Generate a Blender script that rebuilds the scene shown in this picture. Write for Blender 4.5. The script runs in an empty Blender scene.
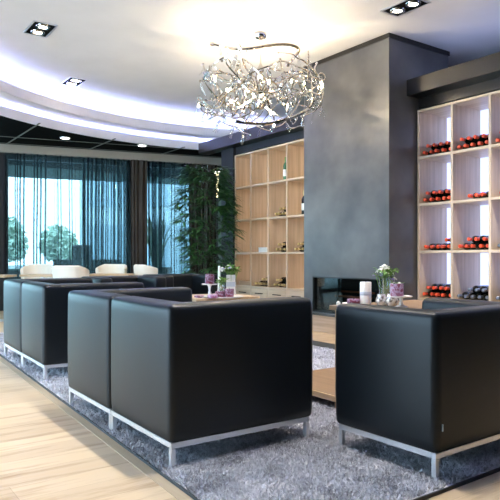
import bpy, bmesh, math, random
import numpy as np
from mathutils import Vector, Matrix
random.seed(7); rng = np.random.default_rng(7)
C = bpy.context.scene.collection
R = math.radians
PI = math.pi
EYE = 0.85
# ------------------------------------------------------------------ helpers
def link(o, parent=None):
    C.objects.link(o)
    if parent: o.parent = parent
    return o
def obj(name, bm, m, parent=None, smooth=True, loc=None, rot=None, label=None):
    me = bpy.data.meshes.new(name); bm.to_mesh(me); bm.free()
    if m: me.materials.append(m)
    if smooth:
        me.polygons.foreach_set('use_smooth', [True]*len(me.polygons))
        try: me.set_sharp_from_angle(angle=R(38))
        except Exception: pass
    o = bpy.data.objects.new(name, me); link(o, parent)
    if loc: o.location = loc
    if rot: o.rotation_euler = rot
    if label: o['label'] = label
    return o
def npobj(name, verts, faces, m, parent=None, smooth=False):
    me = bpy.data.meshes.new(name)
    verts = np.asarray(verts, dtype=np.float32); faces = np.asarray(faces, dtype=np.int32)
    k = faces.shape[1]
    me.vertices.add(len(verts)); me.vertices.foreach_set('co', verts.ravel())
    me.loops.add(faces.size); me.loops.foreach_set('vertex_index', faces.ravel())
    me.polygons.add(len(faces))
    me.polygons.foreach_set('loop_start', np.arange(0, faces.size, k, dtype=np.int32))
    me.polygons.foreach_set('loop_total', np.full(len(faces), k, dtype=np.int32))
    if smooth: me.polygons.foreach_set('use_smooth', np.ones(len(faces), dtype=bool))
    me.update(calc_edges=True); me.validate()
    me.materials.append(m)
    o = bpy.data.objects.new(name, me); link(o, parent); return o
def thing(name, label, cat, loc=(0,0,0), rz=0, group=None):
    o = bpy.data.objects.new(name, None); link(o); o.empty_display_size = .05
    o.location = loc; o.rotation_euler = (0,0,rz)
    return tag(o, label, cat, group)
def tag(o, label, cat, group=None):
    o['label'] = label; o['category'] = cat
    if group: o['group'] = group
    return o
def struct(name, bm, m, parent=None, smooth=False):
    o = obj(name, bm, m, parent, smooth=smooth)
    if parent is None: o['kind'] = 'structure'
    return o
def copy_tree(o, parent=None):
    c = o.copy(); C.objects.link(c)
    if parent: c.parent = parent
    for ch in list(o.children): copy_tree(ch, c)
    return c
def B(): return bmesh.new()
def box(bm, x0,x1,y0,y1,z0,z1, bev=0, seg=2):
    r = bmesh.ops.create_cube(bm, size=1)
    vs = r['verts']
    for v in vs:
        v.co = Vector((x0 if v.co.x<0 else x1, y0 if v.co.y<0 else y1, z0 if v.co.z<0 else z1))
    if bev:
        es = list({e for v in vs for e in v.link_edges})
        bmesh.ops.bevel(bm, geom=es, offset=bev, segments=seg, profile=.5, affect='EDGES')
    return bm
def bx(*a, **k): return box(B(), *a, **k)
def prism(bm, pts, z0, z1, bev=0, seg=3):
    lo = [bm.verts.new((x,y,z0)) for x,y in pts]; hi = [bm.verts.new((x,y,z1)) for x,y in pts]
    n = len(pts); fs = []
    fs.append(bm.faces.new(lo[::-1])); fs.append(bm.faces.new(hi))
    for i in range(n): fs.append(bm.faces.new((lo[i],lo[(i+1)%n],hi[(i+1)%n],hi[i])))
    if bev:
        es = list({e for f in fs for e in f.edges})
        bmesh.ops.bevel(bm, geom=es, offset=bev, segments=seg, profile=.5, affect='EDGES')
    return bm
def lathe(bm, prof, n=20, c=(0,0,0), cap=True):
    rings = []
    for r,z in prof:
        rings.append([bm.verts.new((c[0]+r*math.cos(2*PI*i/n), c[1]+r*math.sin(2*PI*i/n), c[2]+z)) for i in range(n)])
    for a,b in zip(rings, rings[1:]):
        for i in range(n): bm.faces.new((a[i],a[(i+1)%n],b[(i+1)%n],b[i]))
    if cap:
        if prof[0][0] > 1e-5: bm.faces.new(rings[0][::-1])
        if prof[-1][0] > 1e-5: bm.faces.new(rings[-1])
    return bm
def tube(bm, pts, rad, n=8):
    pts = [Vector(p) for p in pts]
    if not hasattr(rad, '__len__'): rad = [rad]*len(pts)
    up = Vector((0,0,1)); prev = None; rings = []
    for i,p in enumerate(pts):
        t = (pts[min(i+1,len(pts)-1)]-pts[max(i-1,0)]).normalized()
        if prev is None:
            a = up if abs(t.dot(up)) < .9 else Vector((1,0,0))
            u = t.cross(a).normalized()
        else:
            u = (prev - t*prev.dot(t)).normalized()
        prev = u; w = t.cross(u)
        rings.append([bm.verts.new(p+(u*math.cos(2*PI*k/n)+w*math.sin(2*PI*k/n))*rad[i]) for k in range(n)])
    for a,b in zip(rings, rings[1:]):
        for k in range(n): bm.faces.new((a[k],a[(k+1)%n],b[(k+1)%n],b[k]))
    bm.faces.new(rings[0][::-1]); bm.faces.new(rings[-1])
    return bm
def spline(pts, n=6):
    P = [Vector(p) for p in pts]; P = [2*P[0]-P[1]] + P + [2*P[-1]-P[-2]]; out = []
    for i in range(1, len(P)-2):
        for k in range(n):
            t = k/n; a,b,c,d = P[i-1:i+3]
            out.append(.5*((2*b)+(c-a)*t+(2*a-5*b+4*c-d)*t*t+(3*b-a-3*c+d)*t**3))
    out.append(P[-2]); return out
def sphere(bm, c, r, sub=2, sc=(1,1,1)):
    m = Matrix.Translation(c) @ Matrix.Diagonal((r*sc[0], r*sc[1], r*sc[2], 1))
    bmesh.ops.create_icosphere(bm, subdivisions=sub, radius=1, matrix=m); return bm
def ring(bm, c, r0, r1, z0, z1, n=160, a0=0, a1=2*PI):
    """solid ring band of rectangular section"""
    full = abs(a1-a0-2*PI) < 1e-6
    m = n if full else n+1
    secs = []
    for i in range(m):
        a = a0+(a1-a0)*i/n
        secs.append([bm.verts.new((c[0]+r*math.cos(a), c[1]+r*math.sin(a), z)) for r,z in ((r0,z0),(r1,z0),(r1,z1),(r0,z1))])
    for i in range(n):
        a, b = secs[i], secs[(i+1)%m]
        for k in range(4): bm.faces.new((a[k],b[k],b[(k+1)%4],a[(k+1)%4]))
    return bm
# place in plan: pixel column/row and height -> X, Y ; pixel column and depth -> X, Y
FV = (-.816, .578); RV = (.578, .816)
def plan(x, y, h):
    z = 600*(EYE-h)/(y-257); return at(x, z)
def at(x, z):
    l = (x-250)/600*z; return (FV[0]*z+RV[0]*l, FV[1]*z+RV[1]*l)
# ------------------------------------------------------------------ materials
def mat(name, col, rough=.5, metal=0, spec=.5, **kw):
    m = bpy.data.materials.new(name); m.use_nodes = True
    p = m.node_tree.nodes['Principled BSDF']
    p.inputs['Base Color'].default_value = (*col, 1); p.inputs['Roughness'].default_value = rough
    p.inputs['Metallic'].default_value = metal; p.inputs['Specular IOR Level'].default_value = spec
    for k,v in kw.items(): p.inputs[k.replace('_',' ')].default_value = v
    return m
def N(m, t, **kw):
    n = m.node_tree.nodes.new(t)
    for k,v in kw.items(): setattr(n, k, v)
    return n
def L(m, a, b): m.node_tree.links.new(a, b)
def ramp(m, fac, stops):
    r = N(m, 'ShaderNodeValToRGB'); e = r.color_ramp.elements
    while len(e) < len(stops): e.new(.5)
    for i,(p,c) in enumerate(stops): e[i].position = p; e[i].color = (*c,1)
    L(m, fac, r.inputs[0]); return r.outputs[0]
def coords(m, scale=(1,1,1), rot=(0,0,0)):
    tc = N(m,'ShaderNodeTexCoord'); mp = N(m,'ShaderNodeMapping')
    mp.inputs['Scale'].default_value = scale; mp.inputs['Rotation'].default_value = rot
    L(m, tc.outputs['Object'], mp.inputs['Vector']); return mp.outputs[0]
def noise(m, vec, scale, detail=4, rough=.5):
    n = N(m,'ShaderNodeTexNoise'); n.inputs['Scale'].default_value = scale
    n.inputs['Detail'].default_value = detail; n.inputs['Roughness'].default_value = rough
    L(m, vec, n.inputs['Vector']); return n.outputs['Fac']
def bump(m, h, strength=.2, dist=.01):
    b = N(m,'ShaderNodeBump'); b.inputs['Strength'].default_value = strength; b.inputs['Distance'].default_value = dist
    L(m, h, b.inputs['Height']); L(m, b.outputs[0], m.node_tree.nodes['Principled BSDF'].inputs['Normal'])
def base(m): return m.node_tree.nodes['Principled BSDF'].inputs['Base Color']
def noisy(name, stops, scale, rough=.5, vec_scale=(1,1,1), detail=4, bmp=0, dist=.01, **kw):
    m = mat(name, stops[0][1], rough, **kw); v = coords(m, vec_scale); f = noise(m, v, scale, detail)
    L(m, ramp(m, f, stops), base(m))
    if bmp: bump(m, f, bmp, dist)
    return m
def emit(name, col, s):
    m = bpy.data.materials.new(name); m.use_nodes = True; nt = m.node_tree; nt.nodes.clear()
    e = N(m,'ShaderNodeEmission'); e.inputs[0].default_value = (*col,1); e.inputs[1].default_value = s
    o = N(m,'ShaderNodeOutputMaterial'); L(m, e.outputs[0], o.inputs[0]); return m
def clear(name, tint, gloss=.12, rough=.02, gcol=(1,1,1)):
    """thin clear glass: straight-through light plus a mirror share"""
    m = bpy.data.materials.new(name); m.use_nodes = True; nt = m.node_tree; nt.nodes.clear()
    t = N(m,'ShaderNodeBsdfTransparent'); t.inputs[0].default_value = (*tint,1)
    g = N(m,'ShaderNodeBsdfGlossy'); g.inputs['Roughness'].default_value = rough; g.inputs[0].default_value = (*gcol,1)
    x = N(m,'ShaderNodeMixShader'); x.inputs[0].default_value = gloss
    o = N(m,'ShaderNodeOutputMaterial'); L(m,t.outputs[0],x.inputs[1]); L(m,g.outputs[0],x.inputs[2]); L(m,x.outputs[0],o.inputs[0])
    return m
def wood(name, dark, light, axis, rough=.45, s=1.0):
    sc = [14*s,14*s,14*s]; sc[axis] = .7*s
    m = mat(name, light, rough); v = coords(m, sc); f = noise(m, v, 1.6, 6, .6)
    L(m, ramp(m, f, [(.3,dark),(.52,tuple((a+b)/2 for a,b in zip(dark,light))),(.72,light)]), base(m)); bump(m, f, .06, .004)
    return m
M = {}
M['leather'] = mat('black_leather', (.0055,.0095,.0135), .40, spec=.36)
_f = noise(M['leather'], coords(M['leather']), 260, 3); bump(M['leather'], _f, .12, .002)
M['steel'] = mat('brushed_steel', (.78,.79,.82), .36, metal=.75)
M['chrome'] = mat('polished_chrome', (.74,.70,.64), .06, metal=1)
M['white'] = noisy('ceiling_paint', [(.3,(.76,.76,.77)),(.7,(.80,.80,.81))], 3, .8, spec=.2)
M['dark_ceiling'] = mat('black_ceiling', (.003,.003,.0027), .85, spec=.04)
M['seam'] = mat('grey_seam', (.16,.17,.15), .6)
M['fascia'] = noisy('fascia_paint', [(.3,(.33,.30,.25)),(.7,(.37,.34,.28))], 2, .6)
M['beam'] = mat('satin_black_beam', (.012,.011,.010), .28, spec=.5)
M['plaster'] = noisy('grey_stucco', [(.28,(.042,.045,.049)),(.48,(.078,.082,.085)),(.7,(.128,.130,.130))], 1.9, .36, detail=7, bmp=.08, dist=.01)
M['plaster'].node_tree.nodes['Principled BSDF'].inputs['Specular IOR Level'].default_value = .55
M['oak'] = wood('light_oak_vertical', (.52,.39,.26), (.74,.59,.43), 2)
M['oak_x'] = wood('light_oak_horizontal', (.54,.40,.26), (.77,.62,.44), 0)
M['table_wood'] = wood('table_oak', (.42,.29,.16), (.62,.47,.29), 0)
M['table_brown'] = wood('table_brown_oak', (.17,.10,.05), (.27,.17,.09), 0)
M['cream'] = mat('cream_upholstery', (.80,.76,.65), .55)
M['black'] = mat('matt_black', (.005,.005,.005), .8, spec=.08)
M['black_glass'] = mat('black_glass', (.006,.007,.008), .06, spec=.6)
M['dark_strip'] = mat('slate_grey', (.035,.045,.055), .6)
M['drape'] = noisy('brown_drape', [(.3,(.030,.025,.020)),(.7,(.055,.046,.038))], 6, .85, vec_scale=(6,6,.3))
M['frame'] = mat('dark_aluminium', (.022,.022,.022), .4, spec=.4)
M['wall'] = noisy('olive_wall', [(.3,(.20,.19,.145)),(.7,(.23,.22,.17))], 2, .8)
M['dark_wall'] = mat('anthracite_wall', (.018,.020,.024), .5)
M['bottle'] = mat('dark_bottle_glass', (.006,.008,.006), .08, spec=.6)
M['bottle_green'] = mat('green_bottle_glass', (.02,.12,.03), .1, spec=.6)
M['cap_red'] = mat('red_foil', (.80,.085,.025), .4)
M['cap_gold'] = mat('gold_foil', (.72,.55,.26), .3, metal=.6)
M['cap_silver'] = mat('silver_foil', (.20,.22,.27), .3, metal=.5)
M['label'] = mat('paper_label', (.82,.82,.78), .6)
M['porcelain'] = mat('white_porcelain', (.86,.85,.83), .25)
M['wax_white'] = mat('white_wax', (.90,.89,.86), .45, Subsurface_Weight=.15)
M['wax_maroon'] = noisy('maroon_patterned_wax', [(.42,(.15,.05,.09)),(.5,(.34,.25,.37)),(.56,(.15,.02,.045))], 45, .5)
M['wax_pink'] = noisy('mauve_patterned_wax', [(.40,(.24,.05,.10)),(.5,(.52,.40,.56)),(.6,(.32,.12,.20))], 48, .5)
M['band'] = mat('silver_band', (.55,.60,.68), .4)
M['petal'] = mat('white_petal', (.88,.88,.80), .6)
M['petal_violet'] = mat('violet_petal', (.45,.36,.70), .6)
M['leaf'] = noisy('fresh_leaf', [(.3,(.07,.20,.03)),(.7,(.20,.38,.07))], 30, .5)
M['palm'] = noisy('palm_leaf', [(.3,(.018,.075,.022)),(.55,(.04,.15,.035)),(.8,(.09,.26,.06))], 7, .42)
M['cane'] = noisy('cane', [(.3,(.02,.022,.012)),(.7,(.045,.045,.022))], 18, .6)
M['pot'] = mat('charcoal_pot', (.03,.03,.032), .5)
M['soil'] = mat('soil', (.02,.014,.01), .9)
M['vase_glass'] = clear('vase_glass', (.90,.93,.95), .22, .05)
M['drop_glass'] = clear('drop_glass', (.90,.91,.93), .14, .03, (1,.97,.9))
M['window_glass'] = clear('window_glass', (.82,.92,.90), .05, .01)
M['fire_glass'] = clear('fire_glass', (.75,.78,.78), .045, .02)
M['mosaic'] = noisy('silver_mosaic', [(.40,(.22,.19,.18)),(.5,(.75,.74,.72)),(.62,(.88,.87,.85))], 60, .2)
M['mosaic'].node_tree.nodes['Principled BSDF'].inputs['Metallic'].default_value = .4
M['copper'] = mat('copper', (.50,.20,.10), .3, metal=1)
M['firebox'] = mat('firebox_steel', (.012,.013,.013), .35)
M['basket'] = wood('tray_wood', (.36,.22,.12), (.60,.42,.26), 0)
# floor planks along Y
m = M['floor'] = mat('oak_planks', (.7,.55,.36), .38, spec=.4)
v = coords(m, (1,1,1), (0,0,R(90)))
br = N(m,'ShaderNodeTexBrick'); br.offset = .37; L(m, v, br.inputs['Vector'])
for k,val in (('Scale',1),('Mortar Size',.0012),('Brick Width',1.5),('Row Height',.145),('Bias',0)): br.inputs[k].default_value = val
br.inputs['Color1'].default_value = (.54,.425,.285,1); br.inputs['Color2'].default_value = (.64,.52,.36,1); br.inputs['Mortar'].default_value = (.42,.33,.21,1)
f = noise(m, coords(m, (11,.8,1)), 1.7, 6, .65)
g = ramp(m, f, [(.30,(.62,.52,.42)),(.5,(1,1,1)),(.75,(1.0,.96,.9))])
mx = N(m,'ShaderNodeMix', data_type='RGBA', blend_type='MULTIPLY'); mx.inputs[0].default_value = 1
L(m, br.outputs['Color'], mx.inputs[6]); L(m, g, mx.inputs[7]); L(m, mx.outputs[2], base(m)); bump(m, f, .04, .003)
# rug
m = M['rug'] = mat('grey_shag', (.3,.29,.31), .9, spec=.15)
f1 = noise(m, coords(m), 5, 3); f2 = noise(m, coords(m), 60, 3)
ad = N(m,'ShaderNodeMath', operation='ADD'); L(m,f1,ad.inputs[0]); L(m,f2,ad.inputs[1])
hf = N(m,'ShaderNodeMath', operation='MULTIPLY'); L(m,ad.outputs[0],hf.inputs[0]); hf.inputs[1].default_value=.5
L(m, ramp(m, hf.outputs[0], [(.37,(.33,.335,.37)),(.5,(.62,.635,.70)),(.63,(.84,.84,.90))]), base(m))
# sheer curtain
m = M['sheer'] = bpy.data.materials.new('sheer_voile'); m.use_nodes = True; m.node_tree.nodes.clear()
t = N(m,'ShaderNodeBsdfTransparent'); t.inputs[0].default_value = (.84,.90,.92,1)
d = N(m,'ShaderNodeBsdfTranslucent'); d.inputs[0].default_value = (.15,.185,.20,1)
x = N(m,'ShaderNodeMixShader'); x.inputs[0].default_value = .56
o = N(m,'ShaderNodeOutputMaterial'); L(m,t.outputs[0],x.inputs[1]); L(m,d.outputs[0],x.inputs[2]); L(m,x.outputs[0],o.inputs[0])
# light-giving
M['led'] = emit('led_strip', (.40,.47,1.0), 46)
M['led_shelf'] = emit('shelf_led_panel', (.44,.54,1.0), 1.7)
M['bulb'] = emit('halogen_bulb', (1.0,.80,.50), 40)
M['spot'] = emit('spot_lamp', (1.0,.93,.80), 14)
M['lamp_post'] = emit('lamp_post', (1.0,.84,.50), 2.2)
# outside
M['terrace'] = noisy('terrace', [(.3,(.22,.25,.27)),(.7,(.30,.33,.35))], 2, .8)
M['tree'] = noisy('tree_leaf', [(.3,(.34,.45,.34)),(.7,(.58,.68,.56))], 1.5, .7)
M['trunk'] = mat('trunk', (.06,.05,.04), .9)
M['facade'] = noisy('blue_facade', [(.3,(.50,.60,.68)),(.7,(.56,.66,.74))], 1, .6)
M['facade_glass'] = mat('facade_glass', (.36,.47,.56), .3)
M['soffit'] = mat('teal_soffit', (.06,.12,.10), .6)

# ------------------------------------------------------------------ the shell
D = 5.04                                  # front plane of the wine racks
CC = (-4.29, 4.20)                        # centre of the round ceiling
bm = bx(-12, 3.2, -3.2, 6.2, -.12, 0); struct('floor', bm, M['floor'])
bm = B(); lathe(bm, [(0,3.1),(4.42,3.1),(4.42,3.16),(0,3.16)], 160, (CC[0],CC[1],0), cap=False)
ceil = struct('ceiling', bm, M['white'])
bm = B()
ring(bm, CC, 4.00, 4.03, 2.79, 2.915); ring(bm, CC, 4.02, 4.75, 2.79, 2.815); ring(bm, CC, 4.40, 4.44, 2.81, 3.12)
struct('ceiling_step', bm, M['white'])
bm = B()
ring(bm, CC, 4.31, 4.34, 2.612, 2.725); ring(bm, CC, 4.66, 4.70, 2.64, 2.80)
struct('ceiling_lip', bm, M['white'])
bm = B(); ring(bm, CC, 4.09, 4.11, 2.885, 2.900); struct('led_strip', bm, M['led'], ceil)
bm = B(); ring(bm, CC, 4.385, 4.41, 2.700, 2.714); struct('led_strip', bm, M['led'], ceil)
# lower black ceiling outside the circle
bm = B(); n = 160; inn = []; out = []
x0,x1,y0,y1 = -12.0, 3.2, -3.2, 8.8
for i in range(n):
    a = 2*PI*i/n; c,s = math.cos(a), math.sin(a)
    t = min(((x1-CC[0])/c if c>1e-6 else 9e9), ((x0-CC[0])/c if c<-1e-6 else 9e9), ((y1-CC[1])/s if s>1e-6 else 9e9), ((y0-CC[1])/s if s<-1e-6 else 9e9))
    inn.append([(CC[0]+4.335*c, CC[1]+4.335*s, z) for z in (2.615,2.64)]); out.append([(CC[0]+t*c, CC[1]+t*s, z) for z in (2.615,2.64)])
vi = [[bm.verts.new(p) for p in q] for q in inn]; vo = [[bm.verts.new(p) for p in q] for q in out]
for i in range(n):
    j = (i+1)%n
    bm.faces.new((vi[i][0],vo[i][0],vo[j][0],vi[j][0])); bm.faces.new((vi[i][1],vi[j][1],vo[j][1],vo[i][1]))
low = struct('ceiling_lower', bm, M['dark_ceiling'])
# window wall line (slightly oblique)
WA = Vector((-9.86,2.22)); WB = Vector((-9.03,5.70)); WD = (WB-WA).normalized(); WN = Vector((-WD.y, WD.x))   # WN points outside
def wall_t(px, off=0):
    """distance along the window wall at which the view through picture column px meets it"""
    l = (px-250)/600; d = Vector((FV[0]+RV[0]*l, FV[1]+RV[1]*l)); o_ = WA+WN*off
    den = d.x*WD.y-d.y*WD.x
    z = (o_.x*WD.y-o_.y*WD.x)/den
    return ((d*z)-o_).dot(WD)
def wp(t, off, z=0): q = WA+WD*t+WN*off; return (q.x, q.y, z)
def wbox(bm, t0,t1,o0,o1,z0,z1, bev=0):
    prism(bm, [wp(t0,o0)[:2], wp(t1,o0)[:2], wp(t1,o1)[:2], wp(t0,o1)[:2]], z0, z1, bev, 1); return bm
# ceiling seams: some parallel to the windows, some across
bm = B()
for o_ in (-.08, -.62): wbox(bm, -3, 4.2, o_-.008, o_+.008, 2.609, 2.616)
for q_ in ((22,134),(100,144.7),(171,151)):
    yq = plan(*q_, 2.615)[1]; box(bm, -10.0+(yq-2.2)*.22, -8.45 if yq > 3 else -8.05, yq-.011, yq+.011, 2.608, 2.616)
struct('ceiling_seams', bm, M['seam'], low)
TEND = wall_t(217)
bm = B(); wbox(bm, -6, TEND+.12, .0, .14, 2.49, 2.614, .006); struct('trim_1', bm, M['fascia'])
bm = B(); wbox(bm, -6, 6, .16, .55, 2.5, 3.2); struct('wall_window', bm, M['dark_wall'])
bm = B(); box(bm, -10.5, -5.0, 6.2, 6.35, 0, 3.3); struct('wall_far', bm, M['wall'])
bm = B(); box(bm, -5.0, 3.2, 6.2, 6.35, 0, 3.3); struct('wall_rear', bm, M['wall'])
bm = B(); box(bm, 3.2, 3.35, -3.2, 6.2, 0, 3.3); struct('wall_right', bm, M['dark_wall'])
bm = B(); box(bm, -12, -9.2, -3.35, -3.2, 0, 3.3); box(bm, -2.3, 3.3, -3.35, -3.2, 0, 3.3); box(bm, -9.2, -2.3, -3.35, -3.2, 0, .12); box(bm, -9.2, -2.3, -3.35, -3.2, 2.5, 3.3)
struct('wall_back', bm, M['dark_wall'])
# dark end panel beside the plant
bm = bx(-7.86, -7.53, D-.02, 5.5, 0, 2.62); struct('wall_return', bm, M['dark_wall'])
# beams over the racks
bm = bx(-8.32, -5.425, .968*D, D+.03, 2.50, 2.665, .004); struct('trim_2', bm, M['beam'])
bm = bx(-4.105, 1.5, .968*D, D+.03, 2.505, 2.67, .004); t3 = struct('trim_3', bm, M['beam'])
bm = bx(-7.53, -5.425, D+.03, 5.5, 2.40, 2.66); struct('trim_4', bm, M['dark_wall'])
bm = bx(-4.105, 1.5, D+.03, 5.5, 2.40, 2.66); struct('trim_5', bm, M['beam'])
for yy in (5.12, 5.4): struct('led_strip', bx(-4.0, 1.4, yy, yy+.02, 2.665, 2.68), emit('beam_led', (.45,.52,1), 7), t3)

# ------------------------------------------------------------------ window, curtains, outside
tA, tB, tC, tD = wall_t(4), wall_t(133), wall_t(147), wall_t(190)
def window(idx, t0, t1, muls):
    bm = B()
    wbox(bm, t0, t0+.06, .26, .34, 0, 2.5); wbox(bm, t1-.06, t1, .26, .34, 0, 2.5)
    wbox(bm, t0, t1, .26, .34, 0, .08); wbox(bm, t0, t1, .26, .34, 2.42, 2.5)
    for k in muls: wbox(bm, k-.025, k+.025, .27, .33, .08, 2.42)
    w = struct('window_%d' % idx, bm, M['frame'])
    bm = B(); wbox(bm, t0+.06, t1-.06, .296, .302, .08, 2.42); struct('glass_pane', bm, M['window_glass'], w)
window(1, tA, tB, [wall_t(86)]); window(2, tC, TEND+.3, []); window(3, -5.6, tA-.25, [-3.6,-2.0])
bm = B(); wbox(bm, tA-.25, tA-.0, .14, .42, 0, 2.5); struct('wall_pier', bm, M['frame'])
bm = B(); wbox(bm, tB, tC, .20, .40, 0, 2.5); dj = struct('door_1', bm, M['frame'])
tm = wall_t(137); bm = B(); tube(bm, [wp(tm,.20,.86), wp(tm,.15,.86), wp(tm,.15,1.14), wp(tm,.20,1.14)], .012); obj('door_handle', bm, M['steel'], dj)
bm = B(); wbox(bm, TEND+.3, 6, .14, .42, 0, 2.6); struct('wall_corner', bm, M['wall'])
def curtain(name, t0, t1, m, label, lam=.085, A=.035, Bq=.020, off=.05, z1=2.49, seed=1):
    r = random.Random(seed); th = 0; s = t0; pts = []
    while s < t1:
        w = lam*r.uniform(.6,1.6); a = A*r.uniform(.5,1.2); b = Bq*r.uniform(.3,1.5)*w/lam
        for k in range(12):
            q = 2*PI*k/12
            pts.append((s+w*k/12+b*math.sin(2*q), off+a*math.sin(q)))
        s += w
    vs = []; fs = []
    hs = [.015, .6, 1.2, 1.9, z1]
    for i,(t,o_) in enumerate(pts):
        for j,h in enumerate(hs):
            vs.append(wp(t+.006*math.sin(h*2.2+i*.05), o_*(1 if j<4 else 1), h))
    k = len(hs)
    for i in range(len(pts)-1):
        for j in range(k-1): fs.append((i*k+j, (i+1)*k+j, (i+1)*k+j+1, i*k+j+1))
    o = npobj(name, vs, fs, m, smooth=True); return tag(o, label, 'curtain')
curtain('sheer_curtain', tA+.02, tB-.05, M['sheer'], 'wide dark teal sheer curtain in front of the bright garden window', off=.075, seed=2)
curtain('sheer_curtain', tC+.03, tD-.06, M['sheer'], 'narrower sheer curtain between the dark door post and brown drape', off=.075, seed=5)
curtain('drape', tD, TEND+.02, M['drape'], 'gathered dark brown drape hanging behind the tall palm', lam=.07, A=.035, Bq=.004, off=.075, seed=3)
curtain('drape', tB-.03, tC+.0, M['drape'], 'narrow dark brown drape at the door post between two sheer curtains', lam=.07, A=.02, Bq=.004, off=.02, seed=4)
# outside: terrace, canopy, trees, building
bm = B(); wbox(bm, -40, 40, .5, 60, -.25, -.06); g = struct('ground_terrace', bm, M['terrace'])
bm = B(); wbox(bm, -9, 9, .5, 4.2, 2.62, 2.8); struct('roof_canopy', bm, M['soffit'])
def leafball(cx, cy, cz, r, n, size, rr):
    """random leaf quads through an ellipsoid"""
    d = rr.normal(size=(n,3)); d /= np.linalg.norm(d,axis=1)[:,None]; d *= (rr.random(n)**.4)[:,None]
    c = np.array([cx,cy,cz])+d*np.array(r); u = rr.normal(size=(n,3)); u /= np.linalg.norm(u,axis=1)[:,None]
    w = np.cross(u, rr.normal(size=(n,3))); w /= np.linalg.norm(w,axis=1)[:,None]
    s = size*(.6+.8*rr.random(n))[:,None]
    return np.stack([c-u*s, c-w*s*.5, c+u*s, c+w*s*.5],1).reshape(-1,3)
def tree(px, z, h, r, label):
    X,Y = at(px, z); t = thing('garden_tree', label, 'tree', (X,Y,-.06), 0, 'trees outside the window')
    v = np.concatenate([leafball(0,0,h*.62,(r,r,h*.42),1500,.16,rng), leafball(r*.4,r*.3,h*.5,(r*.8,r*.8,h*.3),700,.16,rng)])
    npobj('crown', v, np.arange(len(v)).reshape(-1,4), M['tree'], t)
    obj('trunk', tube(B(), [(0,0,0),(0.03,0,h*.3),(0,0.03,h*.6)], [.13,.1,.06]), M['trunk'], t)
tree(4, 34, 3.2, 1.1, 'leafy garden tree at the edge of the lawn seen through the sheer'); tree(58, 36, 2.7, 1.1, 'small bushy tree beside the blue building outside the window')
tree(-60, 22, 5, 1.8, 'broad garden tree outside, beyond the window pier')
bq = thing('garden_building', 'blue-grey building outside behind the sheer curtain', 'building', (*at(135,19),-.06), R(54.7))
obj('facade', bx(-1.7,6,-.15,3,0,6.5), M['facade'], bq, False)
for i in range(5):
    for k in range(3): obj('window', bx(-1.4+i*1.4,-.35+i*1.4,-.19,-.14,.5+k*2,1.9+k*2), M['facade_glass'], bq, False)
ht = thing('terrace_counter', 'dark low counter with a hood standing on the terrace outside', 'counter', (*at(88,14.5),-.06), R(54.7))
obj('body', bx(-.75,.75,-.3,.3,0,.85), M['frame'], ht, False); obj('hood', prism(B(), [(-.35,-.2),(.05,-.2),(.05,.2),(-.35,.2)], .85, 1.2, .05), M['frame'], ht)
bn = thing('garden_wall', 'long low dark wall on the terrace beyond the glass', 'wall', (*at(40,16),-.06), R(54.7))
obj('body', bx(-3,2.0,-.1,.1,0,.55), M['frame'], bn, False); obj('coping', bx(-3,2.0,-.14,.14,.55,.6), M['soffit'], bn, False)
sp = thing('terrace_planter', 'tall grey planter with spiky upright leaves outside the narrower sheer', 'planter', (*at(157,12.3),-.06), R(50))
obj('pot', prism(B(), [(-.26,-.26),(.26,-.26),(.26,.26),(-.26,.26)], 0, .7, .02), M['terrace'], sp)
bm = B()
for i in range(34):
    a = random.uniform(0,2*PI); h = random.uniform(.7,1.25); s = random.uniform(.05,.42)
    tube(bm, spline([(.08*math.cos(a),.08*math.sin(a),.7),(s*.5*math.cos(a),s*.5*math.sin(a),.7+h*.6),(s*1.1*math.cos(a),s*1.1*math.sin(a),.7+h)],4), [.018]*4+[.016]*2+[.012,.008,.003], 4)
obj('leaves', bm, M['tree'], sp)

# ------------------------------------------------------------------ fireplace block
fx0, fx1, fy0, fy1 = -5.42, -4.11, 4.62, 5.57
ox0, ox1, oz0, oz1 = -5.27, -4.20, .225, .625
fp = thing('fireplace', 'tall grey stucco chimney block with a wide glazed fire opening', 'fireplace', (0,0,0))
bm = B()
box(bm, fx0, ox0, fy0, fy1, 0, 3.1); box(bm, ox1, fx1, fy0, fy1, 0, 3.1)
box(bm, ox0, ox1, fy0, fy1, oz1, 3.1); box(bm, ox0, ox1, fy0, fy1, 0, oz0); box(bm, ox0, ox1, fy0+.45, fy1, oz0, oz1)
obj('chimney_breast', bm, M['plaster'], fp, False)
bm = B(); box(bm, fx0-.012, fx1+.012, fy0-.012, fy1+.012, 3.052, 3.098); obj('ceiling_trim', bm, M['beam'], fp, False)
bm = B(); t = .012
box(bm, ox0, ox0+t, fy0+.002, fy0+.45, oz0, oz1); box(bm, ox1-t, ox1, fy0+.002, fy0+.45, oz0, oz1)
box(bm, ox0, ox1, fy0+.002, fy0+.45, oz0, oz0+t); box(bm, ox0, ox1, fy0+.002, fy0+.45, oz1-t, oz1); box(bm, ox0,ox1,fy0+.438,fy0+.45,oz0,oz1)
obj('firebox', bm, M['firebox'], fp, False)
obj('glass_pane', bx(ox0+t, ox1-t, fy0+.03, fy0+.036, oz0+t, oz1-t), M['fire_glass'], fp, False)
for z,yy in ((.40,.22),(.455,.26)):
    obj('copper_bar', tube(B(), [(ox0+.16,fy0+yy,z),(ox1-.35,fy0+yy,z)], .012), M['copper'], fp)  # thin copper bars across the firebox behind the glass
for xx in (ox0+.2, ox1-.4):
    obj('bar_stand', bx(xx-.012,xx+.012,fy0+.2,fy0+.28,oz0+t,.47), M['firebox'], fp, False)
obj('hearth_panel', bx(fx0+.0, fx1-.0, fy0-.05, fy0-.002, .0, .19), M['oak_x'], fp, False, label='light oak panel below the fire opening')
obj('hearth_ledge', bx(fx0, fx1, fy0-.07, fy0-.002, .19, .215), M['plaster'], fp, False)

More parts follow.
